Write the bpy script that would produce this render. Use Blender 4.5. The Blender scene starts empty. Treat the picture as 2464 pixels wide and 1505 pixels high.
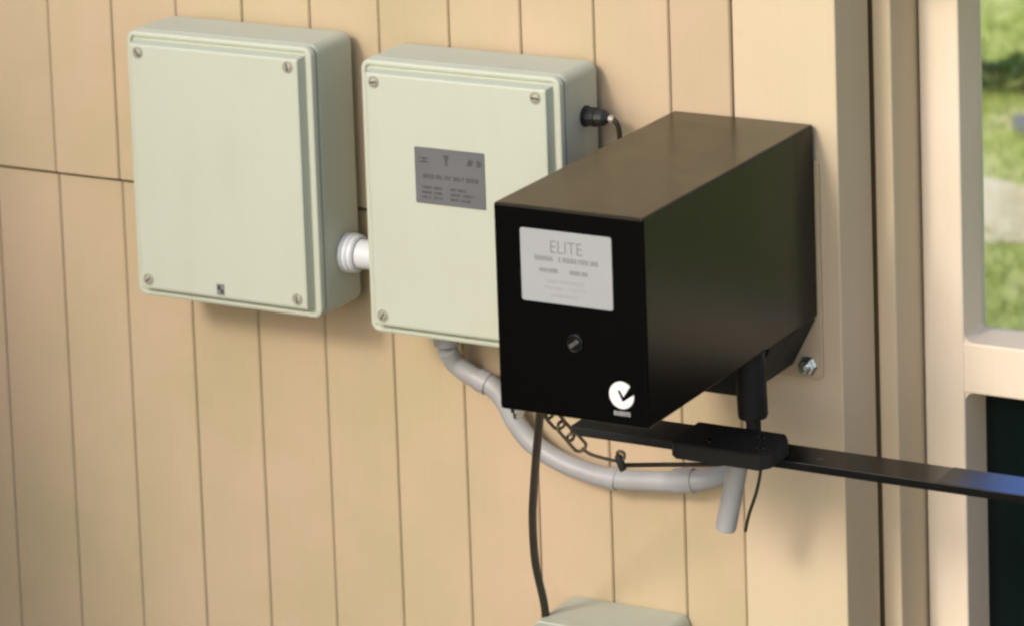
import bpy, bmesh, math, random
from mathutils import Vector, Matrix
R = math.radians
random.seed(7)
sc = bpy.context.scene
COL = sc.collection

# ------------------------------------------------------------------ camera
cam = bpy.data.cameras.new('camera')
cam_o = bpy.data.objects.new('camera', cam)
COL.objects.link(cam_o)
sc.camera = cam_o
r_ = Vector((0.89799293, 0.43933452, -0.02436975))
u_ = Vector((-0.03616414, 0.12888937, 0.99099934))
f_ = Vector((-0.43852122, 0.88902908, -0.1316299))
m3 = Matrix((r_, u_, -f_)).transposed()
cam_o.matrix_world = Matrix.Translation((2.77748, -3.52989, 1.17779)) @ m3.to_4x4()
cam.sensor_width = 36.0
cam.lens = 36.0 * 8411.9 / 2463.0
cam.shift_x = -614.2 / 2463.0
cam.shift_y = -1482.4 / 2463.0
cam.clip_start = 0.05
cam.clip_end = 600
cam.dof.use_dof = True
cam.dof.focus_distance = 3.95
cam.dof.aperture_fstop = 5.6

# ------------------------------------------------------------------ light
SUN_EL, SUN_AZ = 32, -168          # hazy sun in front of the wall, a little to the left (azimuth from +Y towards +X)
world = bpy.data.worlds.new('World')
sc.world = world
world.use_nodes = True
wn = world.node_tree
bg = wn.nodes['Background']
sky = wn.nodes.new('ShaderNodeTexSky')
sky.sky_type = 'NISHITA'
sky.sun_disc = False
sky.sun_elevation = R(SUN_EL)
sky.sun_rotation = R(SUN_AZ)
sky.dust_density = 2.5
sky.ozone_density = 0.8
sky.air_density = 1.0
wn.links.new(sky.outputs[0], bg.inputs[0])
bg.inputs[1].default_value = 0.15
sun = bpy.data.lights.new('sun', 'SUN')
sun.energy = 1.15
sun.angle = R(10)
sun.color = (1.0, 0.93, 0.82)
sun_o = bpy.data.objects.new('sun', sun)
COL.objects.link(sun_o)
sd = Vector((math.sin(R(SUN_AZ)) * math.cos(R(SUN_EL)), math.cos(R(SUN_AZ)) * math.cos(R(SUN_EL)), math.sin(R(SUN_EL))))
sun_o.rotation_euler = sd.to_track_quat('Z', 'Y').to_euler()
sc.view_settings.view_transform = 'Standard'
sc.view_settings.look = 'None'
sc.view_settings.gamma = 1
sc.view_settings.use_curve_mapping = False
sc.view_settings.exposure = 0.5
sc.render.engine = 'CYCLES'
sc.cycles.filter_width = 2.5
sc.cycles.max_bounces = 10

# ------------------------------------------------------------------ materials
def newmat(name):
    m = bpy.data.materials.new(name)
    m.use_nodes = True
    return m, m.node_tree.nodes, m.node_tree.links, m.node_tree.nodes['Principled BSDF']

def simple(name, col, rough=0.5, metal=0.0, spec=0.5, coat=0.0, var=0.0, vscale=20, bump=0.0, bscale=400):
    m, n, l, b = newmat(name)
    b.inputs['Base Color'].default_value = (*col, 1)
    b.inputs['Roughness'].default_value = rough
    b.inputs['Metallic'].default_value = metal
    b.inputs['Specular IOR Level'].default_value = spec
    b.inputs['Coat Weight'].default_value = coat
    tc = n.new('ShaderNodeTexCoord')
    if var:
        no = n.new('ShaderNodeTexNoise'); no.inputs['Scale'].default_value = vscale; no.inputs['Detail'].default_value = 6
        l.new(tc.outputs['Object'], no.inputs['Vector'])
        rp = n.new('ShaderNodeValToRGB')
        rp.color_ramp.elements[0].position = .3; rp.color_ramp.elements[1].position = .7
        rp.color_ramp.elements[0].color = (*[c * (1 - var) for c in col], 1)
        rp.color_ramp.elements[1].color = (*[min(1, c * (1 + var)) for c in col], 1)
        l.new(no.outputs['Fac'], rp.inputs[0]); l.new(rp.outputs[0], b.inputs['Base Color'])
        mr = n.new('ShaderNodeMapRange'); mr.inputs['To Min'].default_value = rough * .8; mr.inputs['To Max'].default_value = min(1, rough * 1.25)
        l.new(no.outputs['Fac'], mr.inputs['Value']); l.new(mr.outputs[0], b.inputs['Roughness'])
    if bump:
        nb = n.new('ShaderNodeTexNoise'); nb.inputs['Scale'].default_value = bscale; nb.inputs['Detail'].default_value = 4
        l.new(tc.outputs['Object'], nb.inputs['Vector'])
        bp = n.new('ShaderNodeBump'); bp.inputs['Strength'].default_value = bump; bp.inputs['Distance'].default_value = .0006
        l.new(nb.outputs['Fac'], bp.inputs['Height']); l.new(bp.outputs[0], b.inputs['Normal'])
    return m

def painted_wood(name, c1, c2, rough=.55, rnd=.05, grain=.25):
    """cream house paint brushed over rough-sawn timber: blotchy tint, fine vertical grain, faint grime"""
    m, n, l, b = newmat(name)
    geo = n.new('ShaderNodeNewGeometry')
    oi = n.new('ShaderNodeObjectInfo')
    no = n.new('ShaderNodeTexNoise'); no.inputs['Scale'].default_value = 5.0; no.inputs['Detail'].default_value = 5; no.inputs['Roughness'].default_value = .55
    l.new(geo.outputs['Position'], no.inputs['Vector'])
    rp = n.new('ShaderNodeValToRGB')
    rp.color_ramp.elements[0].position = .36; rp.color_ramp.elements[1].position = .64
    rp.color_ramp.elements[0].color = (*c1, 1); rp.color_ramp.elements[1].color = (*c2, 1)
    l.new(no.outputs['Fac'], rp.inputs[0])
    # vertical grain
    mp = n.new('ShaderNodeMapping'); mp.inputs['Scale'].default_value = (160, 160, 5)
    l.new(geo.outputs['Position'], mp.inputs['Vector'])
    gn = n.new('ShaderNodeTexNoise'); gn.inputs['Scale'].default_value = 1; gn.inputs['Detail'].default_value = 4
    l.new(mp.outputs[0], gn.inputs['Vector'])
    # per board and grain value shift
    hs = n.new('ShaderNodeHueSaturation')
    a = n.new('ShaderNodeMath'); a.operation = 'MULTIPLY_ADD'; a.inputs[1].default_value = rnd; a.inputs[2].default_value = 1 - rnd / 2
    l.new(oi.outputs['Random'], a.inputs[0])
    g2 = n.new('ShaderNodeMath'); g2.operation = 'MULTIPLY_ADD'; g2.inputs[1].default_value = .05; g2.inputs[2].default_value = -.025
    l.new(gn.outputs['Fac'], g2.inputs[0])
    s = n.new('ShaderNodeMath'); s.operation = 'ADD'
    l.new(a.outputs[0], s.inputs[0]); l.new(g2.outputs[0], s.inputs[1])
    l.new(s.outputs[0], hs.inputs['Value'])
    l.new(rp.outputs[0], hs.inputs['Color'])
    # sparse specks of grime
    sp = n.new('ShaderNodeTexNoise'); sp.inputs['Scale'].default_value = 45; sp.inputs['Detail'].default_value = 8; sp.inputs['Roughness'].default_value = .7
    l.new(geo.outputs['Position'], sp.inputs['Vector'])
    sr = n.new('ShaderNodeValToRGB'); sr.color_ramp.elements[0].position = .64; sr.color_ramp.elements[1].position = .80
    sr.color_ramp.elements[0].color = (0, 0, 0, 1); sr.color_ramp.elements[1].color = (.35, .35, .35, 1)
    l.new(sp.outputs['Fac'], sr.inputs[0])
    mx = n.new('ShaderNodeMix'); mx.data_type = 'RGBA'
    l.new(sr.outputs[0], mx.inputs['Factor']); l.new(hs.outputs[0], mx.inputs['A']); mx.inputs['B'].default_value = (.22, .15, .08, 1)
    l.new(mx.outputs['Result'], b.inputs['Base Color'])
    b.inputs['Roughness'].default_value = rough
    b.inputs['Specular IOR Level'].default_value = .3
    bp = n.new('ShaderNodeBump'); bp.inputs['Strength'].default_value = grain; bp.inputs['Distance'].default_value = .0008
    l.new(gn.outputs['Fac'], bp.inputs['Height']); l.new(bp.outputs[0], b.inputs['Normal'])
    return m

M = {}
M['wall'] = painted_wood('cream wall paint', (.455, .375, .235), (.52, .395, .275))
M['post'] = painted_wood('cream post paint', (.56, .47, .32), (.60, .48, .345), rnd=.02)
M['door'] = painted_wood('white door paint', (.74, .64, .50), (.78, .67, .55), rough=.4, rnd=.0, grain=.1)
M['batten'] = simple('dark timber batten', (.10, .065, .03), .8, var=.2)
M['plastic'] = simple('pale grey enclosure plastic', (.465, .485, .405), .58, spec=.35, var=.045, vscale=7, bump=.08)
def weathered_plastic(name, col):
    m, n, l, b = newmat(name)
    geo = n.new('ShaderNodeNewGeometry')
    mp = n.new('ShaderNodeMapping'); mp.inputs['Scale'].default_value = (26, 26, 5); l.new(geo.outputs['Position'], mp.inputs['Vector'])
    st = n.new('ShaderNodeTexNoise'); st.inputs['Scale'].default_value = 1; st.inputs['Detail'].default_value = 5; l.new(mp.outputs[0], st.inputs['Vector'])
    bl = n.new('ShaderNodeTexNoise'); bl.inputs['Scale'].default_value = 9; bl.inputs['Detail'].default_value = 7; bl.inputs['Roughness'].default_value = .6; l.new(geo.outputs['Position'], bl.inputs['Vector'])
    mu = n.new('ShaderNodeMath'); mu.operation = 'MULTIPLY'; l.new(st.outputs['Fac'], mu.inputs[0]); l.new(bl.outputs['Fac'], mu.inputs[1])
    mr = n.new('ShaderNodeMapRange'); mr.inputs['From Min'].default_value = .22; mr.inputs['From Max'].default_value = .42; mr.inputs['To Max'].default_value = .22; l.new(mu.outputs[0], mr.inputs['Value'])
    sp = n.new('ShaderNodeTexNoise'); sp.inputs['Scale'].default_value = 120; sp.inputs['Detail'].default_value = 6; l.new(geo.outputs['Position'], sp.inputs['Vector'])
    sr = n.new('ShaderNodeMapRange'); sr.inputs['From Min'].default_value = .66; sr.inputs['From Max'].default_value = .76; sr.inputs['To Max'].default_value = .35; l.new(sp.outputs['Fac'], sr.inputs['Value'])
    ad = n.new('ShaderNodeMath'); ad.operation = 'MAXIMUM'; l.new(mr.outputs[0], ad.inputs[0]); l.new(sr.outputs[0], ad.inputs[1])
    mx = n.new('ShaderNodeMix'); mx.data_type = 'RGBA'; mx.inputs['A'].default_value = (*col, 1); mx.inputs['B'].default_value = (col[0] * .86, col[1] * .80, col[2] * .72, 1)
    l.new(ad.outputs[0], mx.inputs['Factor']); l.new(mx.outputs['Result'], b.inputs['Base Color'])
    b.inputs['Roughness'].default_value = .55; b.inputs['Specular IOR Level'].default_value = .35
    bp = n.new('ShaderNodeBump'); bp.inputs['Strength'].default_value = .08; bp.inputs['Distance'].default_value = .0005
    l.new(sp.outputs['Fac'], bp.inputs['Height']); l.new(bp.outputs[0], b.inputs['Normal'])
    return m
M['plastic'] = weathered_plastic('weathered enclosure plastic', (.475, .505, .42))
M['gasket'] = simple('grey green gasket', (.30, .32, .24), .7)
M['screw'] = simple('dull screw', (.36, .33, .28), .5, metal=.2)
M['worn_metal'] = simple('dark worn metal', (.10, .10, .10), .45, metal=.5, var=.2, vscale=300)
M['slot'] = simple('dark slot', (.04, .035, .03), .8)
M['white'] = simple('white pvc', (.60, .62, .66), .35, var=.02)
M['conduit'] = simple('grey pvc conduit', (.34, .345, .36), .45, var=.08, vscale=30)
M['black'] = simple('black gloss powder coat', (.001, .001, .001), .17, spec=.4, var=.15, vscale=60, bump=.06, bscale=700)
def dusty_black(name):
    m, n, l, b = newmat(name)
    geo = n.new('ShaderNodeNewGeometry')
    b.inputs['Roughness'].default_value = .26; b.inputs['Specular IOR Level'].default_value = .16
    sx = n.new('ShaderNodeSeparateXYZ'); l.new(geo.outputs['Normal'], sx.inputs[0])
    no = n.new('ShaderNodeTexNoise'); no.inputs['Scale'].default_value = 22; no.inputs['Detail'].default_value = 8; no.inputs['Roughness'].default_value = .65
    l.new(geo.outputs['Position'], no.inputs['Vector'])
    up = n.new('ShaderNodeMapRange'); up.inputs['From Min'].default_value = .5; up.inputs['From Max'].default_value = .98
    l.new(sx.outputs['Z'], up.inputs['Value'])
    nm = n.new('ShaderNodeMapRange'); nm.inputs['From Min'].default_value = .3; nm.inputs['From Max'].default_value = .75; nm.inputs['To Min'].default_value = .30; nm.inputs['To Max'].default_value = .62
    l.new(no.outputs['Fac'], nm.inputs['Value'])
    mu = n.new('ShaderNodeMath'); mu.operation = 'MULTIPLY'; l.new(up.outputs[0], mu.inputs[0]); l.new(nm.outputs[0], mu.inputs[1])
    mx = n.new('ShaderNodeMix'); mx.data_type = 'RGBA'; mx.inputs['A'].default_value = (.0012, .0012, .0012, 1); mx.inputs['B'].default_value = (.13, .10, .045, 1)
    l.new(mu.outputs[0], mx.inputs['Factor']); l.new(mx.outputs['Result'], b.inputs['Base Color'])
    nb = n.new('ShaderNodeTexNoise'); nb.inputs['Scale'].default_value = 600; nb.inputs['Detail'].default_value = 3
    l.new(geo.outputs['Position'], nb.inputs['Vector'])
    bp = n.new('ShaderNodeBump'); bp.inputs['Strength'].default_value = .08; bp.inputs['Distance'].default_value = .0005
    l.new(nb.outputs['Fac'], bp.inputs['Height']); l.new(bp.outputs[0], b.inputs['Normal'])
    return m
M['black'] = dusty_black('black powder coat with settled dust')
M['castblack'] = simple('black casting', (.010, .010, .010), .6, spec=.3, var=.2, vscale=60, bump=.2, bscale=300)
M['steel_black'] = simple('black painted steel', (.004, .004, .004), .2, spec=.5, var=.25, vscale=80)
M['chrome'] = simple('zinc bolt', (.62, .63, .60), .22, metal=1.0, var=.1, vscale=200)
M['chain'] = simple('weathered chain', (.16, .13, .09), .45, metal=.7, var=.2, vscale=150)
M['rubber'] = simple('black rubber', (.012, .012, .013), .5, var=.1)
M['cable'] = simple('dark cable', (.022, .018, .012), .5, var=.1)
M['plate'] = painted_wood('painted steel plate', (.50, .40, .26), (.54, .42, .28), rough=.4, grain=.05)
M['label_grey'] = simple('grey aluminium label', (.125, .13, .14), .45, metal=.0, var=.04)
M['label_print'] = simple('dark label print', (.07, .07, .072), .5)
M['sticker'] = simple('silver sticker', (.33, .345, .36), .42, var=.02)
M['ink'] = simple('grey ink', (.20, .20, .21), .5)
M['ink_light'] = simple('faint grey ink', (.33, .33, .34), .5)
M['decal'] = simple('white decal', (.75, .75, .76), .5)
M['decal_dim'] = simple('worn white decal', (.38, .38, .38), .5)
M['dark_glass'] = simple('black panel', (.003, .008, .0075), .12, spec=.2)

m, n, l, b = newmat('clear glass')
b.inputs['Base Color'].default_value = (.96, .985, .97, 1); b.inputs['Roughness'].default_value = 0; b.inputs['Transmission Weight'].default_value = 1; b.inputs['IOR'].default_value = 1.45
M['glass'] = m
m, n, l, b = newmat('painted sky reflection')      # blue sky reflection painted in, fading out towards the joint
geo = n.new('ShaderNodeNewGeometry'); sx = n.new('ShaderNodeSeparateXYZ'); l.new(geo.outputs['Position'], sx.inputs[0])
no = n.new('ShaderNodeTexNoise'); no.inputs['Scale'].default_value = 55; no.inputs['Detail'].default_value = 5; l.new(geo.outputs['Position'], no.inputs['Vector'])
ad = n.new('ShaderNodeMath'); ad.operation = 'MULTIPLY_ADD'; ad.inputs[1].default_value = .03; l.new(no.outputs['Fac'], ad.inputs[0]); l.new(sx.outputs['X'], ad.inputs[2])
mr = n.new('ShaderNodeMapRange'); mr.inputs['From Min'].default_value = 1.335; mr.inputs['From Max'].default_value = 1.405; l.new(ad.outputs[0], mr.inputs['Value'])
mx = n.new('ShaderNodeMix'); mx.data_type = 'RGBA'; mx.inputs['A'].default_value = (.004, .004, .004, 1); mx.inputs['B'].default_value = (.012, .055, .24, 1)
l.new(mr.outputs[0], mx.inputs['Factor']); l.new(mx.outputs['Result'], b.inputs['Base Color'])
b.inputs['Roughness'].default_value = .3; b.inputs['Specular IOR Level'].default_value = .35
M['sky_tint'] = m
M['shade_paling'] = simple('dark shade fence timber', (.06, .04, .025), .8, var=.25, vscale=12)  # dark timber of the unseen fence added for shade

def ground_mat(name, c1, c2, c3, scale, rough=.9):
    m, n, l, b = newmat(name)
    geo = n.new('ShaderNodeNewGeometry')
    no = n.new('ShaderNodeTexNoise'); no.inputs['Scale'].default_value = scale; no.inputs['Detail'].default_value = 7
    l.new(geo.outputs['Position'], no.inputs['Vector'])
    rp = n.new('ShaderNodeValToRGB'); e = rp.color_ramp.elements
    e[0].position = .32; e[0].color = (*c1, 1); e[1].position = .68; e[1].color = (*c3, 1)
    x = e.new(.5); x.color = (*c2, 1)
    l.new(no.outputs['Fac'], rp.inputs[0]); l.new(rp.outputs[0], b.inputs['Base Color'])
    b.inputs['Roughness'].default_value = rough
    bp = n.new('ShaderNodeBump'); bp.inputs['Distance'].default_value = .01; bp.inputs['Strength'].default_value = .5
    l.new(no.outputs['Fac'], bp.inputs['Height']); l.new(bp.outputs[0], b.inputs['Normal'])
    return m
M['lawn'] = ground_mat('lawn soil and thatch', (.34, .42, .09), (.50, .56, .18), (.62, .60, .32), 7.0)
M['sand'] = ground_mat('pale dry earth', (.62, .54, .34), (.72, .64, .44), (.78, .72, .54), 14)
M['paving'] = ground_mat('dark bark and soil', (.035, .028, .02), (.06, .05, .035), (.09, .075, .05), 6)
M['bounce_concrete'] = ground_mat('pale bounce path', (.40, .36, .30), (.46, .42, .35), (.52, .47, .40), 6)
M['stone'] = ground_mat('grey stone', (.18, .18, .20), (.24, .24, .26), (.30, .30, .32), 14)

def leaf_mat(name, c1, c2):
    m, n, l, b = newmat(name)
    geo = n.new('ShaderNodeNewGeometry')
    no = n.new('ShaderNodeTexNoise'); no.inputs['Scale'].default_value = 1.6; no.inputs['Detail'].default_value = 6
    l.new(geo.outputs['Position'], no.inputs['Vector'])
    ad = n.new('ShaderNodeMath'); ad.operation = 'MULTIPLY_ADD'; ad.inputs[1].default_value = .5
    l.new(geo.outputs['Random Per Island'], ad.inputs[0])
    sb = n.new('ShaderNodeMath'); sb.operation = 'SUBTRACT'; sb.inputs[1].default_value = .25
    l.new(no.outputs['Fac'], sb.inputs[0]); l.new(sb.outputs[0], ad.inputs[2])
    mx = n.new('ShaderNodeMix'); mx.data_type = 'RGBA'
    l.new(ad.outputs[0], mx.inputs['Factor']); mx.inputs['A'].default_value = (*c1, 1); mx.inputs['B'].default_value = (*c2, 1)
    l.new(mx.outputs['Result'], b.inputs['Base Color'])
    b.inputs['Roughness'].default_value = .6
    tr = n.new('ShaderNodeBsdfTranslucent'); l.new(mx.outputs['Result'], tr.inputs['Color'])
    ms = n.new('ShaderNodeMixShader'); ms.inputs[0].default_value = .35
    l.new(b.outputs[0], ms.inputs[1]); l.new(tr.outputs[0], ms.inputs[2])
    l.new(ms.outputs[0], n['Material Output'].inputs[0])
    return m
M['grass'] = leaf_mat('grass blade', (.34, .44, .08), (.60, .64, .25))
M['leaf'] = leaf_mat('shrub leaf', (.04, .10, .015), (.12, .20, .04))

# ------------------------------------------------------------------ helpers
def tag(o, label=None, cat=None, group=None, kind=None):
    if label: o['label'] = label
    if cat: o['category'] = cat
    if group: o['group'] = group
    if kind: o['kind'] = kind
    return o

def empty(name, loc, label, cat, group=None):
    o = bpy.data.objects.new(name, None)
    o.location = loc
    o.empty_display_size = .05
    COL.objects.link(o)
    return tag(o, label, cat, group)

def wloc(o):
    v = Vector(o.location)
    while o.parent:
        o = o.parent; v += Vector(o.location)
    return v

def build(name, bm, mat, parent=None, smooth=None, base=None):
    """bm in world coordinates -> one mesh object; children share the parent's origin"""
    off = wloc(parent) if parent else Vector(base or (0, 0, 0))
    bmesh.ops.translate(bm, verts=bm.verts, vec=-off)
    bmesh.ops.recalc_face_normals(bm, faces=bm.faces)
    me = bpy.data.meshes.new(name)
    bm.to_mesh(me); bm.free()
    me.materials.append(mat)
    if smooth is not None:
        for p in me.polygons: p.use_smooth = True
        me.set_sharp_from_angle(angle=R(smooth))
    o = bpy.data.objects.new(name, me)
    COL.objects.link(o)
    if smooth is not None:
        wnm = o.modifiers.new('weighted normals', 'WEIGHTED_NORMAL'); wnm.keep_sharp = True; wnm.weight = 80
    if parent: o.parent = parent
    else: o.location = off
    return o

def box(bm, x0, x1, y0, y1, z0, z1, bev=0.0, seg=2):
    t = bmesh.new()
    bmesh.ops.create_cube(t, size=1)
    for v in t.verts:
        v.co = Vector(((x0 + x1) / 2 + v.co.x * (x1 - x0), (y0 + y1) / 2 + v.co.y * (y1 - y0), (z0 + z1) / 2 + v.co.z * (z1 - z0)))
    if bev: bmesh.ops.bevel(t, geom=t.edges[:], offset=bev, segments=seg, profile=.5, affect='EDGES')
    join(bm, t)
    return bm

def join(bm, t):
    vm = {v: bm.verts.new(v.co) for v in t.verts}
    for f in t.faces: bm.faces.new([vm[v] for v in f.verts])
    t.free()

def NB(): return bmesh.new()

def frame_of(d):
    d = d.normalized()
    a = Vector((0, 0, 1)) if abs(d.z) < .9 else Vector((1, 0, 0))
    s = d.cross(a).normalized()
    return s, d.cross(s).normalized()

def lathe(bm, p0, d, prof, seg=24, start=0):
    """prof: list of (along, radius); closed with caps"""
    p0, d = Vector(p0), Vector(d).normalized()
    s, t = frame_of(d)
    rings = []
    for (h, r) in prof:
        rings.append([bm.verts.new(p0 + d * h + (s * math.cos(start + 2 * math.pi * k / seg) + t * math.sin(start + 2 * math.pi * k / seg)) * max(r, 1e-5)) for k in range(seg)])
    for a, b_ in zip(rings, rings[1:]):
        for k in range(seg): bm.faces.new((a[k], a[(k + 1) % seg], b_[(k + 1) % seg], b_[k]))
    bm.faces.new(rings[0]); bm.faces.new(rings[-1])
    return bm

def catmull(pts, n=8):
    P = [Vector(p) for p in pts]
    P = [P[0] * 2 - P[1]] + P + [P[-1] * 2 - P[-2]]
    out = []
    for i in range(1, len(P) - 2):
        a, b_, c, d = P[i - 1:i + 3]
        for k in range(n):
            t = k / n
            out.append(.5 * ((2 * b_) + (c - a) * t + (2 * a - 5 * b_ + 4 * c - d) * t * t + (3 * b_ - a - 3 * c + d) * t ** 3))
    out.append(P[-2])
    return out

def tube(bm, pts, r, seg=12, n=8, closed=False, smooth=True):
    P = catmull(pts, n) if smooth else [Vector(p) for p in pts]
    d = (P[1] - P[0]).normalized(); s, t = frame_of(d)
    rings = []
    N = len(P)
    for i, p in enumerate(P):
        if closed: d = (P[(i + 1) % N] - P[i - 1]).normalized()
        else: d = (P[min(i + 1, N - 1)] - P[max(i - 1, 0)]).normalized()
        s = (s - d * s.dot(d)).normalized(); t = d.cross(s)
        rings.append([bm.verts.new(p + (s * math.cos(2 * math.pi * k / seg) + t * math.sin(2 * math.pi * k / seg)) * r) for k in range(seg)])
    prs = list(zip(rings, rings[1:])) + ([(rings[-1], rings[0])] if closed else [])
    for a, b_ in prs:
        for k in range(seg): bm.faces.new((a[k], a[(k + 1) % seg], b_[(k + 1) % seg], b_[k]))
    if not closed: bm.faces.new(rings[0]); bm.faces.new(rings[-1])
    return bm

def rr_ring(bm, x0, x1, z0, z1, rad, y, seg=6):
    vs = []
    for cx, cz, a0 in ((x1 - rad, z1 - rad, 0), (x0 + rad, z1 - rad, 90), (x0 + rad, z0 + rad, 180), (x1 - rad, z0 + rad, 270)):
        for k in range(seg + 1):
            a = R(a0 + 90 * k / seg)
            vs.append(bm.verts.new((cx + rad * math.cos(a), y, cz + rad * math.sin(a))))
    return vs

def rr_loft(bm, x0, x1, z0, z1, rad, prof):
    """stack of rounded rectangles: prof = [(y, inset)], closed by end caps"""
    prof = [(prof[0][0], prof[0][1] + .0005)] + list(prof) + [(prof[-1][0], prof[-1][1] + .0005)]
    rings = [rr_ring(bm, x0 + i, x1 - i, z0 + i, z1 - i, max(.0015, rad - i), y) for (y, i) in prof]
    for a, b_ in zip(rings, rings[1:]):
        for k in range(len(a)): bm.faces.new((a[k], a[(k + 1) % len(a)], b_[(k + 1) % len(a)], b_[k]))
    bm.faces.new(rings[0]); bm.faces.new(rings[-1])
    return bm

def prism(bm, poly, y0, y1):
    """polygon in (x, z) extruded along y"""
    a = [bm.verts.new((x, y0, z)) for x, z in poly]; b_ = [bm.verts.new((x, y1, z)) for x, z in poly]
    for k in range(len(poly)): bm.faces.new((a[k], a[(k + 1) % len(poly)], b_[(k + 1) % len(poly)], b_[k]))
    bm.faces.new(a); bm.faces.new(b_)
    return bm

def print_row(bm, x0, x1, z, h, y, seed, words, t=.0003):
    """a line of print too small to read: rows of tiny letter strokes grouped into words"""
    rnd = random.Random(seed)
    tot = sum(words) + len(words) - 1
    cw = (x1 - x0) / tot
    x = x0
    for w in words:
        for k in range(w):
            a, b_ = x + cw * .1, x + cw * .85
            s = cw * .22
            box(bm, a, a + s, y - t, y, z - h / 2, z + h / 2)
            if rnd.random() < .6: box(bm, b_ - s, b_, y - t, y, z - h / 2, z + h / 2)
            if rnd.random() < .7: box(bm, a + s, b_ - s, y - t, y, z + h / 2 - h * .2, z + h / 2)
            if rnd.random() < .6: box(bm, a + s, b_ - s, y - t, y, z - h * .1, z + h * .1)
            if rnd.random() < .6: box(bm, a + s, b_ - s, y - t, y, z - h / 2, z - h / 2 + h * .2)
            x += cw
        x += cw
    return bm

# ------------------------------------------------------------------ ground
GZ = -1.22
def gz(y):
    """flat in front, a made-up grassy bank behind the wall, tilted to catch sun, flat again on top"""
    return GZ + .30 * min(max(y - 1.0, 0), 3.6)  # slope added to face the grass to the sun and brighten it
bm = NB()
xs = [-150, -60, -20, -8] + [-4 + .4 * k for k in range(21)] + [8, 20, 60, 150]
ys = [-150, -60, -20, -8, -3, -1, 0, .6, 1.0] + [1.3 + .3 * k for k in range(11)] + [4.6, 5, 8, 20, 60, 150]
gv = [[bm.verts.new((x, y, gz(y))) for x in xs] for y in ys]
for i in range(len(ys) - 1):
    for j in range(len(xs) - 1): bm.faces.new((gv[i][j], gv[i][j + 1], gv[i + 1][j + 1], gv[i + 1][j]))
tag(build('lawn_ground', bm, M['lawn']), kind='structure')
bm = NB(); box(bm, -7, 9, -9, .3, GZ + .004, GZ + .03, .006)
tag(build('soil_bed', bm, M['paving']), kind='structure')
bm = NB(); box(bm, 1.05, 2.5, -8, .29, GZ + .0345, GZ + .05, .004)  # unseen pale path, added to bounce light onto the right-hand faces
tag(build('bounce_path', bm, M['bounce_concrete']), kind='structure')
# bare dry earth crossing the lawn
bm = NB()
ring = []
for k in range(28):
    a = 2 * math.pi * k / 28
    rr = 1 + .18 * math.sin(3 * a + 1) + .1 * math.sin(7 * a)
    py_ = 2.63 + math.sin(a) * .10 * rr
    ring.append(bm.verts.new((.25 + math.cos(a) * .55 * rr, py_, gz(py_) + .006)))
bm.faces.new(ring)
tag(build('bare_earth_path', bm, M['sand']), kind='structure')

# grass blades
def grass(n, seed):
    rnd = random.Random(seed)
    vs, fs = [], []
    for i in range(n):
        y = rnd.uniform(1.9, 4.4)
        x = rnd.uniform(-1.0, 1.3) - (y - 2.6) * .5
        z = gz(y)
        d = ((x - .25) / .55) ** 2 + ((y - 2.63) / .10) ** 2
        if d < 1.05 and rnd.random() < .93 - .35 * max(0, d): continue
        cl = .5 + .5 * math.sin(x * 9.1 + 1.3 * math.sin(y * 7.3)) * math.sin(y * 13.3 + 3 * x)
        h = rnd.uniform(.012, .030) * (.6 + .8 * cl)
        a = rnd.uniform(0, 6.283); w = rnd.uniform(.0015, .003)
        lx, ly = rnd.gauss(0, .6) * h, rnd.gauss(0, .6) * h
        dx, dy = math.cos(a) * w, math.sin(a) * w
        k = len(vs)
        vs += [(x - dx, y - dy, z), (x + dx, y + dy, z), (x + dx * .8 + lx * .4, y + dy * .8 + ly * .4, z + h * .6), (x - dx * .8 + lx * .4, y - dy * .8 + ly * .4, z + h * .6), (x + lx, y + ly, z + h)]
        fs += [(k, k + 1, k + 2, k + 3), (k + 3, k + 2, k + 4)]
    me = bpy.data.meshes.new('grass'); me.from_pydata(vs, [], fs)
    me.materials.append(M['grass'])
    o = bpy.data.objects.new('grass', me); COL.objects.link(o)
    return tag(o, 'sunlit light green grass seen through the door window', 'grass', kind='stuff')
grass(26000, 3)

# low shrub beside a grey stepping stone
SX, SY = .06, 3.06
SZ = gz(SY)
sh = empty('shrub', (SX, SY, SZ), 'low dark green shrub in the grass behind the door window', 'shrub')
bm = NB()
rnd = random.Random(11)
for i in range(1500):
    q = Vector((rnd.gauss(0, 1), rnd.gauss(0, 1), abs(rnd.gauss(0, 1)))).normalized() * rnd.uniform(.5, 1) ** .5
    p = Vector((SX + q.x * .24, SY + q.y * .07, SZ + .012 + q.z * .055 * (1 + .3 * math.sin(q.x * 9))))
    a = Vector((rnd.gauss(0, 1), rnd.gauss(0, 1), rnd.gauss(0, .6))).normalized() * rnd.uniform(.006, .013)
    s, t = frame_of(a)
    b_ = s * a.length * .45
    bm.faces.new([bm.verts.new(c) for c in (p - a, p + b_, p + a, p - b_)])
build('crown', bm, M['leaf'], sh)
bm = NB()
for k in range(7):
    a = k * .9
    tube(bm, [(SX + .02 * math.cos(a), SY + .01 * math.sin(a), SZ - .01), (SX + .08 * math.cos(a), SY + .02 * math.sin(a), SZ + .02), (SX + .15 * math.cos(a), SY + .04 * math.sin(a), SZ + .045)], .003, 6, 3)
build('stem', bm, M['batten'], sh, 60)
bm = NB()
ring = []
for k in range(14):
    a = 2 * math.pi * k / 14
    ring.append((.22 + math.cos(a) * .09 * (1 + .08 * math.sin(5 * a)), 2.915 + math.sin(a) * .032 * (1 + .1 * math.cos(4 * a))))
lo = [bm.verts.new((x, y, gz(y) - .02)) for x, y in ring]; hi = [bm.verts.new((.19 + (x - .19) * .96, 2.915 + (y - 2.915) * .94, gz(y) + .022)) for x, y in ring]
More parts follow.
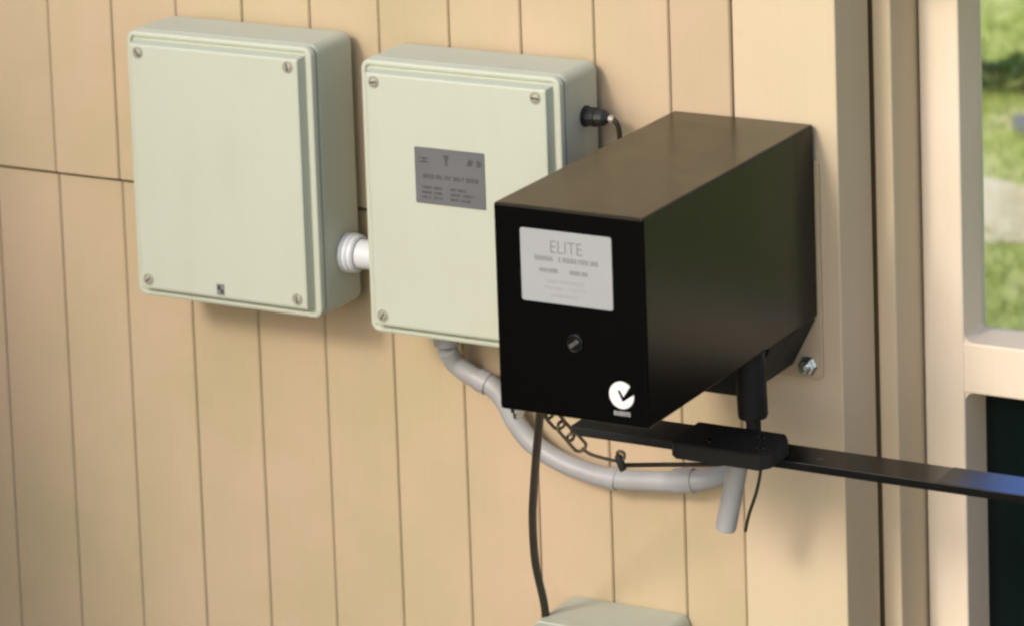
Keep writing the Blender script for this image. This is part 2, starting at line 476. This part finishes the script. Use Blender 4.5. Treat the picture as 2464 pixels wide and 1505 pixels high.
for k in range(14): bm.faces.new((lo[k], lo[(k + 1) % 14], hi[(k + 1) % 14], hi[k]))
bm.faces.new(hi); bm.faces.new(lo)
tag(build('stepping_stone', bm, M['stone'], base=(.19, 2.915, gz(2.915))), 'flat grey stepping stone in the grass in front of the shrub', 'stone')

# ------------------------------------------------------------------ timber wall
TOPZ, BOTZ = .405, GZ + .055
wall = empty('timber_wall', (.3, 0, BOTZ), 'cream painted timber wall of vertical boards carrying the grey boxes', 'wall')
def plank_mesh(name, w, z0, z1, t=.018, c=.0016):
    bm = NB()
    g = .0006
    # chamfered front edges form the V groove; x from 0 to w
    sec = [(g, t), (g, c * 1.3), (g + c, 0), (w - g - c, 0), (w - g, c * 1.3), (w - g, t)]
    a = [bm.verts.new((x, y, z0)) for x, y in sec]; b_ = [bm.verts.new((x, y, z1)) for x, y in sec]
    for k in range(len(sec)): bm.faces.new((a[k], a[(k + 1) % len(sec)], b_[(k + 1) % len(sec)], b_[k]))
    bm.faces.new(a); bm.faces.new(b_)
    bmesh.ops.recalc_face_normals(bm, faces=bm.faces)
    me = bpy.data.meshes.new(name); bm.to_mesh(me); bm.free(); me.materials.append(M['wall'])
    return me
W0 = wloc(wall)
ups, lows = plank_mesh('plank', .1, 0, TOPZ), plank_mesh('plank', .1, BOTZ, -.0050)
upn, lown = plank_mesh('plank', .08, 0, TOPZ), plank_mesh('plank', .08, BOTZ, -.0050)
rnd = random.Random(5)
for k in range(-16, 10):
    for me, up in ((upn if k == 9 else ups, 1), (lown if k == 9 else lows, 0)):
        o = bpy.data.objects.new('plank', me)
        COL.objects.link(o); o.parent = wall
        dy = rnd.uniform(-.0005, .0005) - (.005 if up else 0)
        o.location = Vector((.1 * k, dy, 0)) - W0
bm = NB(); box(bm, -1.6, .975, .0205, .03, BOTZ, TOPZ - .004)
build('backing_board', bm, M['batten'], wall)
bm = NB(); box(bm, .9808, 1.1125, -.0015, .0905, BOTZ, TOPZ, .0022)
build('end_post', bm, M['post'], wall)
for zz in (-.9, .30):
    bm = NB(); box(bm, -1.6, .98, .0305, .09, zz, zz + .09, .003)
    build('rail', bm, M['batten'], wall)
bm = NB(); box(bm, -1.62, 1.15, -.03, .11, TOPZ + .001, TOPZ + .035, .005)
build('capping', bm, M['post'], wall)

# ------------------------------------------------------------------ door frame and door
fr = empty('door_frame', (1.125, .13, BOTZ), 'cream timber door stop strip between the wall end and the white door', 'door frame')
bm = NB(); box(bm, 1.1150, 1.1388, .0935, .20, BOTZ, TOPZ, .003)
build('jamb', bm, M['post'], fr)
bm = NB(); box(bm, 1.1000, 1.1145, .0990, .16, BOTZ, TOPZ)
build('packing_strip', bm, M['batten'], fr)
bm = NB(); box(bm, 2.012, 2.10, .0935, .20, BOTZ, TOPZ, .003)
build('jamb', bm, M['post'], fr)
bm = NB(); box(bm, 1.1395, 2.0115, .0935, .20, 0.362, TOPZ, .003)
build('head', bm, M['post'], fr)

dr = empty('glazed_door', (1.575, .2, BOTZ), 'white painted door with clear upper window and black lower panel', 'door')
DX0, DX1, DY0, DY1 = 1.1415, 2.009, .166, .240
OX0, OX1 = 1.1930, 1.953
RZ0, RZ1 = -.1970, -.1345
bm = NB(); box(bm, DX0, OX0, DY0, DY1, BOTZ + .01, .358, .0035, 3); build('stile', bm, M['door'], dr, 40)
bm = NB(); box(bm, OX1, DX1, DY0, DY1, BOTZ + .01, .358, .0035, 3); build('stile', bm, M['door'], dr, 40)
bm = NB(); box(bm, OX0 - .002, OX1 + .002, DY0 + .0012, DY1 - .001, RZ0, RZ1, .0035, 3); build('middle_rail', bm, M['door'], dr, 40)
bm = NB(); box(bm, OX0 - .002, OX1 + .002, DY0 + .0012, DY1 - .001, .312, .356, .0035, 3); build('top_rail', bm, M['door'], dr, 40)
bm = NB(); box(bm, OX0 - .002, OX1 + .002, DY0 + .0012, DY1 - .001, BOTZ + .012, BOTZ + .2, .0035, 3); build('bottom_rail', bm, M['door'], dr, 40)
bm = NB(); box(bm, OX0 - .004, OX1 + .004, .226, .230, RZ1 - .004, .316); tag(build('window_pane', bm, M['glass'], dr), 'clear upper glass pane with grass behind')
bm = NB(); box(bm, OX0 - .004, OX1 + .004, .231, .236, BOTZ + .196, RZ0 + .004); tag(build('lower_panel', bm, M['dark_glass'], dr), 'black lower panel')
# small rounded bead in the corners of the openings
for (x, z, sx, sz) in ((OX0, RZ1, 1, 1), (OX0, RZ0, 1, -1)):
    bm = NB(); poly = [(x - .001, z - sz * .001)]
    rad = .010
    for k in range(7):
        a = R(90 * k / 6)
        poly.append((x + rad - rad * math.sin(a), z + sz * (rad - rad * math.cos(a))))
    prism(bm, poly, DY0 + .004, .2255)
    build('corner_bead', bm, M['door'], dr, 40)

# right-hand wall beyond the door, out of the picture
wr = empty('side_wall', (2.45, 0, BOTZ), 'cream board wall on the far side of the door', 'wall')
for k in range(8):
    o = bpy.data.objects.new('plank', plank_mesh('plank', .1, BOTZ, TOPZ)); COL.objects.link(o); o.parent = wr
    o.location = Vector((2.04 + .1 * k, .0, 0)) - wloc(wr)

# unseen dark fence, added at a right angle to shade the wall's left side
pf = empty('shade_fence', (-.36, -.8, BOTZ), 'added dark fence out of view, shading the left of the cream wall', 'fence')
pm = None
for k in range(22):
    if pm is None:
        bm = NB(); box(bm, -.369, -.351, -.8475, -.7525, BOTZ, .46, .003)
        o = build('shade_paling', bm, M['shade_paling'], pf); pm = o.data
    else:
        o = bpy.data.objects.new('shade_paling', pm); COL.objects.link(o); o.parent = pf
    o.location = (0, .73 - .1 * k, 0)
for zz in (-.9, .6):
    bm = NB(); box(bm, -.40, -.3695, -2.2, -.02, zz, zz + .08, .003); build('rail', bm, M['shade_paling'], pf)

# ------------------------------------------------------------------ enclosures
def enclosure(name, x0, x1, z0, z1, label, group, fscale=1.0):
    e = empty(name, ((x0 + x1) / 2, 0, z0), label, 'electrical box', group)
    bm = NB(); rr_loft(bm, x0, x1, z0, z1, .013, [(-.018, .004), (-.020, .0012), (-.026, .0003), (-.090, 0), (-.0935, .002)])
    build('body', bm, M['plastic'], e, 35)
    bm = NB(); rr_loft(bm, x0, x1, z0, z1, .012, [(-.0936, .0035), (-.0966, .0035)])
    build('gasket', bm, M['gasket'], e, 35)
    bm = NB(); rr_loft(bm, x0, x1, z0, z1, .013, [(-.0967, .002), (-.0985, .0008), (-.103, .0008), (-.1062, .0022), (-.1072, .0048), (-.1066, .0075), (-.1035, .0088), (-.1035, .0120), (-.1150, .0140), (-.1172, .0148), (-.1180, .0170)])
    lid = build('lid', bm, M['plastic'], e, 28)
    px0, px1, pz0, pz1 = x0 + .015, x1 - .015, z0 + .015, z1 - .015
    for sx, sz in ((px0 + .011, pz0 + .011), (px1 - .013, pz0 + .011), (px0 + .011, pz1 - .010), (px1 - .013, pz1 - .010)):
        bm = NB(); lathe(bm, (sx, -.1178, sz), (0, -1, 0), [(0, .0078), (.0008, .0074), (.0009, .0062), (.0003, .0058)], 20)
        sr = build('screw_well', bm, M['gasket'], lid, 30)
        bm = NB(); lathe(bm, (sx, -.1180, sz), (0, -1, 0), [(0, .0054), (.0010, .0050), (.0016, .0034), (.0017, .001)], 18)
        t = bmesh.new(); a = rnd.uniform(0, 3)
        build('screw', bm, M['screw'], e, 30)
        t.free()
        bm = NB(); box(bm, -.0046, .0046, -.0005, .0004, -.0007, .0007)
        bmesh.ops.rotate(bm, verts=bm.verts, cent=(0, 0, 0), matrix=Matrix.Rotation(a, 3, 'Y'))
        bmesh.ops.translate(bm, verts=bm.verts, vec=(sx, -.1197, sz))
        build('screw_slot', bm, M['slot'], e)
    # standoff feet that hold the box off the boards
    for sx in (x0 + .06, x1 - .06):
        bm = NB(); box(bm, sx - .012, sx + .012, -.0181, .0, z0 + .04, z1 - .04, .001)
        build('standoff', bm, M['gasket'], e)
    return e

G1 = 'pale grey electrical boxes on the wall'
e1 = enclosure('electrical_box', .197, .470, -.112, .2255, 'plain pale grey electrical box with no label plate, leftmost on the wall', G1)
bm = NB(); box(bm, .3245, .3360, -.1186, -.1178, -.0935, -.0795, .0003); mk = build('maker_mark', bm, M['ink'], e1)
bm = NB(); box(bm, .3265, .3305, -.1190, -.1186, -.0870, -.0815); box(bm, .3305, .3345, -.1190, -.1186, -.0915, -.0865); build('mark_square', bm, M['slot'], mk)

e2 = enclosure('electrical_box', .537, .811, -.118, .2180, 'pale grey electrical box with grey data label, between plain box and black motor box', G1)
# grey data label (print too small to read)
LX0, LX1, LZ0, LZ1 = .6165, .7120, .0525, .1205
bm = NB(); rr_loft(bm, LX0, LX1, LZ0, LZ1, .0015, [(-.1179, 0), (-.1186, 0), (-.1188, .0003)])
lb = build('data_label', bm, M['label_grey'], e2, 30)
bm = NB(); Y = -.11885
box(bm, .6225, .6355, Y - .0003, Y, .1070, .1083); box(bm, .6225, .6355, Y - .0003, Y, .1025, .1038); box(bm, .6285, .6300, Y - .0003, Y, .1025, .1083)
prism(bm, [(.6560, .1135), (.6640, .1135), (.6612, .1060), (.6612, .1010), (.6585, .1010), (.6585, .1060)], Y - .0003, Y)
prism(bm, [(.6875, .1035), (.6905, .1110), (.6935, .1035)], Y - .0003, Y); prism(bm, [(.6910, .1110), (.6970, .1110), (.6940, .1035)], Y - .0003, Y)
box(bm, .7015, .7035, Y - .0003, Y, .1030, .1110); box(bm, .7043, .7062, Y - .0003, Y, .1030, .1110); box(bm, .7062, .7080, Y - .0003, Y, .1055, .1085)
print_row(bm, .6270, .7040, .0860, .0052, Y, 4, (13,))
for i, z in enumerate((.0725, .0665, .0605)):
    print_row(bm, .6250, .6530, z, .0030, Y, 20 + i, (5, 4)); print_row(bm, .6640, .6640 + (.022, .034, .028)[i], z, .0030, Y, 30 + i, (4, 5))
build('label_print', bm, M['label_print'], lb)
# black cable gland on the right side
bm = NB(); lathe(bm, (.8105, -.052, .1585), (1, 0, 0), [(0, .0125), (.003, .0130), (.0035, .0112), (.016, .0118), (.0165, .0104), (.026, .0098), (.031, .0062), (.033, .004)], 12)
g = build('cable_gland', bm, M['rubber'], e2, 25)
bm = NB(); lathe(bm, (.8433, -.052, .1585), (1, -.0, -.15), [(0, .0042), (.006, .0042)], 12)
build('gland_collar', bm, M['screw'], g, 30)
bm = NB(); tube(bm, [(.842, -.052, .1583), (.850, -.051, .1560), (.8535, -.049, .147), (.853, -.046, .130), (.850, -.04, .09), (.849, -.03, .0), (.85, -.012, -.1)], .0032, 8)
tag(build('antenna_wire', bm, M['cable'], base=(.85, -.012, -.1)), 'thin dark wire leaving the black gland on the labelled box', 'wire')

# white coupling between the two boxes
cp = empty('white_coupling', (.503, -.05, -.043), 'thick white plastic pipe coupling joining the two grey boxes', 'pipe fitting')
bm = NB(); lathe(bm, (.4705, -.050, -.043), (1, 0, 0), [(0, .0225), (.0015, .0245), (.005, .0245), (.0058, .0228), (.0072, .0228), (.008, .0245), (.012, .0243), (.0128, .0226), (.0142, .0226), (.015, .0238), (.018, .0230), (.020, .0205)], 16)
build('nut', bm, M['white'], cp, 24)
bm = NB(); lathe(bm, (.4915, -.050, -.043), (1, 0, 0), [(0, .0180), (.045, .0180)], 28)
build('pipe', bm, M['white'], cp, 35)

# lower box, only its top in view
e3 = empty('junction_box', (.825, 0, -.66), 'grey junction box at the bottom edge, the black cable runs into its top', 'electrical box')
bm = NB(); rr_loft(bm, .738, .905, -.66, -.454, .012, [(-.0, .002), (-.004, 0), (-.088, 0), (-.090, .002)])
build('body', bm, M['plastic'], e3, 35)
bm = NB(); rr_loft(bm, .738, .905, -.66, -.454, .012, [(-.0901, .003), (-.0925, .003), (-.0926, .0005), (-.106, .0005), (-.110, .003), (-.111, .006)])
build('lid', bm, M['plastic'], e3, 35)

# ------------------------------------------------------------------ conduit
cd = empty('conduit', (.61, -.03, -.3), 'grey plastic conduit curving from the labelled box under the black motor box', 'conduit')
pts = [(.606, -.045, -.150), (.6102, -.035, -.1691), (.63, -.03, -.1843), (.6559, -.03, -.193), (.6740, -.03, -.2087), (.6880, -.03, -.2329), (.7084, -.03, -.2553), (.7394, -.03, -.2719), (.7789, -.03, -.283), (.824, -.03, -.287), (.8913, -.03, -.2812), (.935, -.028, -.274), (.957, -.012, -.270), (.962, .004, -.269)]
bm = NB(); tube(bm, pts, .0122, 20, 8); build('pipe', bm, M['conduit'], cd, 50)
bm = NB(); lathe(bm, (.605, -.046, -.1180), (.02, .0, -1), [(0, .0165), (.006, .0165), (.008, .0150), (.026, .0148), (.027, .0135)], 24); build('collar', bm, M['conduit'], cd, 35)
bm = NB()
dd = (Vector(pts[9]) - Vector(pts[8])).normalized()
lathe(bm, Vector((.822, -.03, -.2873)) - dd * .006, dd, [(0, .0128), (.0005, .0136), (.011, .0136), (.0115, .0128)], 24)
build('joint_ring', bm, M['conduit'], cd, 35)
bm = NB(); dd = (Vector(pts[11]) - Vector(pts[10])).normalized(); lathe(bm, Vector(pts[10]) + dd * .012, dd, [(0, .0124), (.0006, .0146), (.026, .0146), (.0266, .0124)], 24); build('elbow_socket', bm, M['conduit'], cd, 35)
bm = NB(); dd = (Vector(pts[3]) - Vector(pts[2])).normalized(); lathe(bm, Vector(pts[2]) + dd * .010, dd, [(0, .0124), (.0006, .0140), (.014, .0140), (.0146, .0124)], 24); build('socket', bm, M['conduit'], cd, 35)
bm = NB()
for z in (-.255, -.283): box(bm, .9625, .972, -.004, -.0005, -.29, -.25)
lathe(bm, (.9600, .004, -.269), (0, -1, 0), [(0, .021), (.006, .021), (.008, .017)], 24)
build('wall_flange', bm, M['conduit'], cd, 35)

# ------------------------------------------------------------------ black motor box
X0, X1, ZB, ZT, YF = .9045, 1.0855, -.064, .1632, -.4225
mt = empty('gate_motor', (1.0, 0, -.139), 'black glossy motor box with silver nameplate standing out from the wall', 'motor box')
bm = NB()
# one folded sheet cover: top, two sides, front; open underneath
T = .0025
box(bm, X0, X1, YF, YF + T, ZB, ZT)
cov = NB(); box(cov, X0, X1, YF, -.007, ZB, ZT, .0035, 3)
# open the underside
dead = [f for f in cov.faces if f.calc_center_median().z < ZB + .0002]
bmesh.ops.delete(cov, geom=dead, context='FACES')
bm.free()
cover = build('cover', cov, M['black'], mt, 40)
sol = cover.modifiers.new('sheet', 'SOLIDIFY'); sol.thickness = .0022; sol.offset = -1
# silver nameplate
bm = NB(); rr_loft(bm, .9370, 1.0472, .0600, .1392, .003, [(YF + .0002, 0), (YF - .0006, 0), (YF - .0008, .0003)])
npl = build('nameplate', bm, M['sticker'], mt, 30)
Y = YF - .00085
cu = bpy.data.curves.new('lettering', 'FONT'); cu.body = 'ELITE'; cu.size = .0200; cu.extrude = .00012; cu.align_x = 'CENTER'; cu.offset = -.0002
to = bpy.data.objects.new('lettering_curve', cu); COL.objects.link(to)
dg = bpy.context.evaluated_depsgraph_get()
me = bpy.data.meshes.new_from_object(to.evaluated_get(dg))
bpy.data.objects.remove(to)
me.transform(Matrix.Translation(Vector((.9925, Y - .0002, .1152)) - wloc(mt)) @ Matrix.Rotation(R(90), 4, 'X') @ Matrix.Scale(.86, 4, (1, 0, 0)))
me.materials.clear(); me.materials.append(M['ink'])
lo = bpy.data.objects.new('lettering', me); COL.objects.link(lo); lo.parent = npl
bm = NB(); print_row(bm, .9540, 1.0310, .1085, .0050, Y, 7, (5, 10)); print_row(bm, .9590, .9820, .0958, .0044, Y, 8, (6,)); print_row(bm, .9960, 1.0180, .0958, .0044, Y, 9, (6,))
build('small_print', bm, M['ink'], npl)
bm = NB(); print_row(bm, .9680, 1.0130, .0842, .0040, Y, 12, (9,)); print_row(bm, .9640, 1.0150, .0770, .0030, Y, 13, (6, 5)); print_row(bm, .9720, 1.0080, .0692, .0036, Y, 14, (8,))
build('faint_print', bm, M['ink_light'], npl)
# lock
bm = NB(); lathe(bm, (1.0000, YF + .0002, .0200), (0, -1, 0), [(0, .0100), (.0022, .0098), (.0030, .0088), (.0026, .0070)], 28); lk = build('lock', bm, M['steel_black'], mt, 30)
bm = NB(); box(bm, -.0065, .0065, -.0012, .0012, -.0022, .0022, .0005); bmesh.ops.rotate(bm, verts=bm.verts, cent=(0, 0, 0), matrix=Matrix.Rotation(R(-38), 3, 'Y')); bmesh.ops.translate(bm, verts=bm.verts, vec=(1.0, YF - .0034, .0200))
build('key_slot', bm, M['worn_metal'], lk)
# white round tick mark: disc with a tick cut out, built as a C-shaped ring sector plus wedge
bm = NB()
cx, cz, ro = 1.0540, -.0300, .0148
outer = []
# start on the upper right edge of the cut, go anticlockwise round to the lower right edge of the cut
for k in range(41):
    a = R(46 + (360 - 46 + 8) * k / 40)
    outer.append((cx + ro * math.cos(a), cz + ro * math.sin(a)))
notch = [(cx + .0010, cz - .0072), (cx - .0048, cz + .0042), (cx - .0022, cz + .0056), (cx + .0022, cz - .0016)]
prism(bm, outer + notch, YF - .0006, YF + .0002)
dc = build('approval_mark', bm, M['decal'], mt)
bm = NB(); print_row(bm, 1.0440, 1.0650, -.0500, .0046, YF, 21, (6,), t=.0006)
build('approval_number', bm, M['decal_dim'], mt)
# gear housing under the rear of the cover
bm = NB(); prism(bm, [(.925, -.060), (1.0835, -.060), (1.0835, -.066), (1.052, -.126), (.935, -.126), (.925, -.115)], -.132, -.0065)
bmesh.ops.bevel(bm, geom=bm.edges[:], offset=.003, segments=2, affect='EDGES')
build('gear_housing', bm, M['castblack'], mt, 35)
bm = NB(); box(bm, X0 + .006, X1 - .006, YF + .02, -.12, -.0655, -.060, .001); build('base_plate', bm, M['castblack'], mt)
bm = NB(); lathe(bm, (1.0690, -.152, -.062), (.03, 0, -1), [(0, .0172), (.074, .0172), (.077, .0160), (.0775, .0085), (.100, .0085)], 28)
build('output_shaft', bm, M['castblack'], mt, 35)
bm = NB(); rr_loft(bm, .912, 1.0895, -.1395, .12, .006, [(-.0032, 0), (-.0060, 0), (-.0066, .0008)]); mp = build('mounting_plate', bm, M['plate'], mt, 35)
for (x, z) in ((1.0712, -.1245), (.932, -.1245)):
    bm = NB(); lathe(bm, (x, -.0066, z), (0, -1, 0), [(0, .0125), (.0016, .0125), (.0017, .0098), (.0075, .0098), (.0088, .0080)], 6)
    lathe(bm, (x, -.0140, z), (0, -1, 0), [(0, .0048), (.010, .0048), (.011, .0040)], 14)
    build('bolt', bm, M['chrome'], mt, 30)
bm = NB(); lathe(bm, (.9140, -.400, -.0645), (0, 0, -1), [(0, .0105), (.002, .0105), (.0022, .0085), (.0085, .0085), (.010, .0060), (.016, .0055)], 8)
build('cover_bolt', bm, M['chrome'], mt, 30)

# ------------------------------------------------------------------ arm
ar = empty('door_arm', (1.07, -.165, -.19), 'long flat black steel arm reaching from the motor to the white door', 'motor arm')
bm = NB(); box(bm, .866, 1.095, -.208, -.150, -.1690, -.1585, .0012); build('crank_bar', bm, M['castblack'], ar, 40)
bm = NB(); box(bm, 1.030, 1.94, -.190, -.139, -.1790, -.1692, .0010); build('link_bar', bm, M['steel_black'], ar, 40)
bm = NB()
sec = [(1.006, -.226), (1.014, -.234), (1.118, -.234), (1.1275, -.222), (1.1275, -.178), (1.116, -.160), (1.006, -.160)]
lo_ = [bm.verts.new((x, y, -.1682)) for x, y in sec]; hi_ = [bm.verts.new((x, y, -.1500)) for x, y in sec]
for k in range(7): bm.faces.new((lo_[k], lo_[(k + 1) % 7], hi_[(k + 1) % 7], hi_[k]))
bm.faces.new(lo_); bm.faces.new(hi_)
bmesh.ops.bevel(bm, geom=bm.edges[:], offset=.0015, segments=2, affect='EDGES')
blk = build('joint_block', bm, M['castblack'], ar, 35)
for (x, y) in ((1.0980, -.187), (1.1120, -.219), (1.0480, -.214)):
    bm = NB(); lathe(bm, (x, y, -.1500), (0, 0, 1), [(0, .0052), (.0018, .0050), (.0026, .0040), (.0018, .0026)], 14); build('cap_screw', bm, M['steel_black'], ar, 30)
bm = NB(); box(bm, 1.31, 1.60, -.1895, -.1395, -.1691, -.1688); build('painted_reflection', bm, M['sky_tint'], ar)  # thin strip coloured as the sky's reflection on the bar
bm = NB(); lathe(bm, (1.1640, -.171, -.1696), (0, 0, 1), [(0, .0048), (.0006, .0048)], 16); build('bar_hole', bm, M['slot'], ar)
bm = NB(); box(bm, 1.885, 1.925, -.185, -.145, -.1692, -.12, .002); box(bm, 1.885, 1.925, -.145, .166, -.150, -.14, .002); box(bm, 1.88, 1.93, .156, .1672, -.185, -.13, .001); build('door_bracket', bm, M['castblack'], ar)

# grey tube hanging below the arm joint with a dark cord beside it
ht = empty('release_tube', (1.035, -.13, -.285), 'short grey tube hanging below the arm joint', 'tube')
bm = NB(); lathe(bm, (1.0475, -.135, -.1800), (-.24, .03, -1), [(0, .0115), (.030, .0118), (.104, .0122), (.107, .0112), (.1071, .0085), (.098, .0080)], 24); build('sleeve', bm, M['conduit'], ht, 35)
bm = NB(); lathe(bm, (1.0490, -.135, -.1795), (-.24, .03, -1), [(0, .0140), (.012, .0140), (.013, .0120)], 24); build('collar', bm, M['castblack'], ht, 35)
bm = NB(); tube(bm, [(1.0690, -.128, -.180), (1.0640, -.122, -.212), (1.0560, -.118, -.240), (1.0445, -.116, -.270), (1.0395, -.116, -.290)], .0020, 8)
tag(build('hanging_cord', bm, M['cable'], base=(1.04, -.116, -.29)), 'thin dark cord beside the hanging grey tube', 'cord')

# ------------------------------------------------------------------ cable and chain
bm = NB(); tube(bm, [(.9300, -.375, -.058), (.9084, -.345, -.0948), (.8762, -.30, -.1542), (.8354, -.24, -.2237), (.8027, -.19, -.2853), (.7690, -.13, -.3625), (.7500, -.082, -.430), (.7440, -.066, -.4650)], .0048, 10)
pc = build('power_cable', bm, M['cable'], base=(.7347, -.066, -.4556))
tag(pc, 'thick dark cable dropping from the motor box to the junction box', 'cable')
ch = empty('release_chain', (.93, -.35, -.12), 'short weathered chain with wire hook under the motor box', 'chain')
def link(c, d, up, L=.0125, wd=.0068, r=.0019):
    d = Vector(d).normalized(); s = (Vector(up) - d * Vector(up).dot(d)).normalized()
    P = []
    for k in range(20):
        a = 2 * math.pi * k / 20
        ca, sa = math.cos(a), math.sin(a)
        P.append(Vector(c) + d * (ca * wd + (L - wd) * (1 if ca > 0 else -1)) + s * sa * wd)
    b = NB(); tube(b, P, r, 8, closed=True, smooth=False)
    build('chain_link', b, M['chain'], ch, 60)
A, B = Vector((.9190, -.362, -.0760)), Vector((.9520, -.326, -.1370))
d = (B - A).normalized()
view = Vector((.44, -.89, .13)); side = d.cross(view).normalized()
N = 4
for k in range(N):
    c = A + d * (.008 + k * .0185)
    link(c, d, side if k % 2 else side * .75 + view.normalized() * .66)
e_ = A + d * (.008 + (N - 1) * .0185 + .010)
bm = NB(); tube(bm, [e_, (.958, -.320, -.1425), (.9755, -.30, -.1535), (.9840, -.298, -.1515), (.9855, -.298, -.1445), (.9795, -.300, -.1425), (.9770, -.297, -.1520), (.9810, -.288, -.1640), (.9760, -.292, -.1680)], .0019, 8)
build('wire_hook', bm, M['chain'], ch, 60)
bm = NB(); lathe(bm, (.9785, -.299, -.1475), (.3, .1, -1), [(0, .004), (.004, .0048), (.012, .0045), (.017, .003)], 10); build('hook_clip', bm, M['rubber'], ch, 40)
bm = NB(); tube(bm, [(.9800, -.291, -.1610), (1.0104, -.25, -.1700), (1.0518, -.21, -.1775), (1.062, -.195, -.178)], .0026, 8)
build('pull_rod', bm, M['cable'], ch, 60)
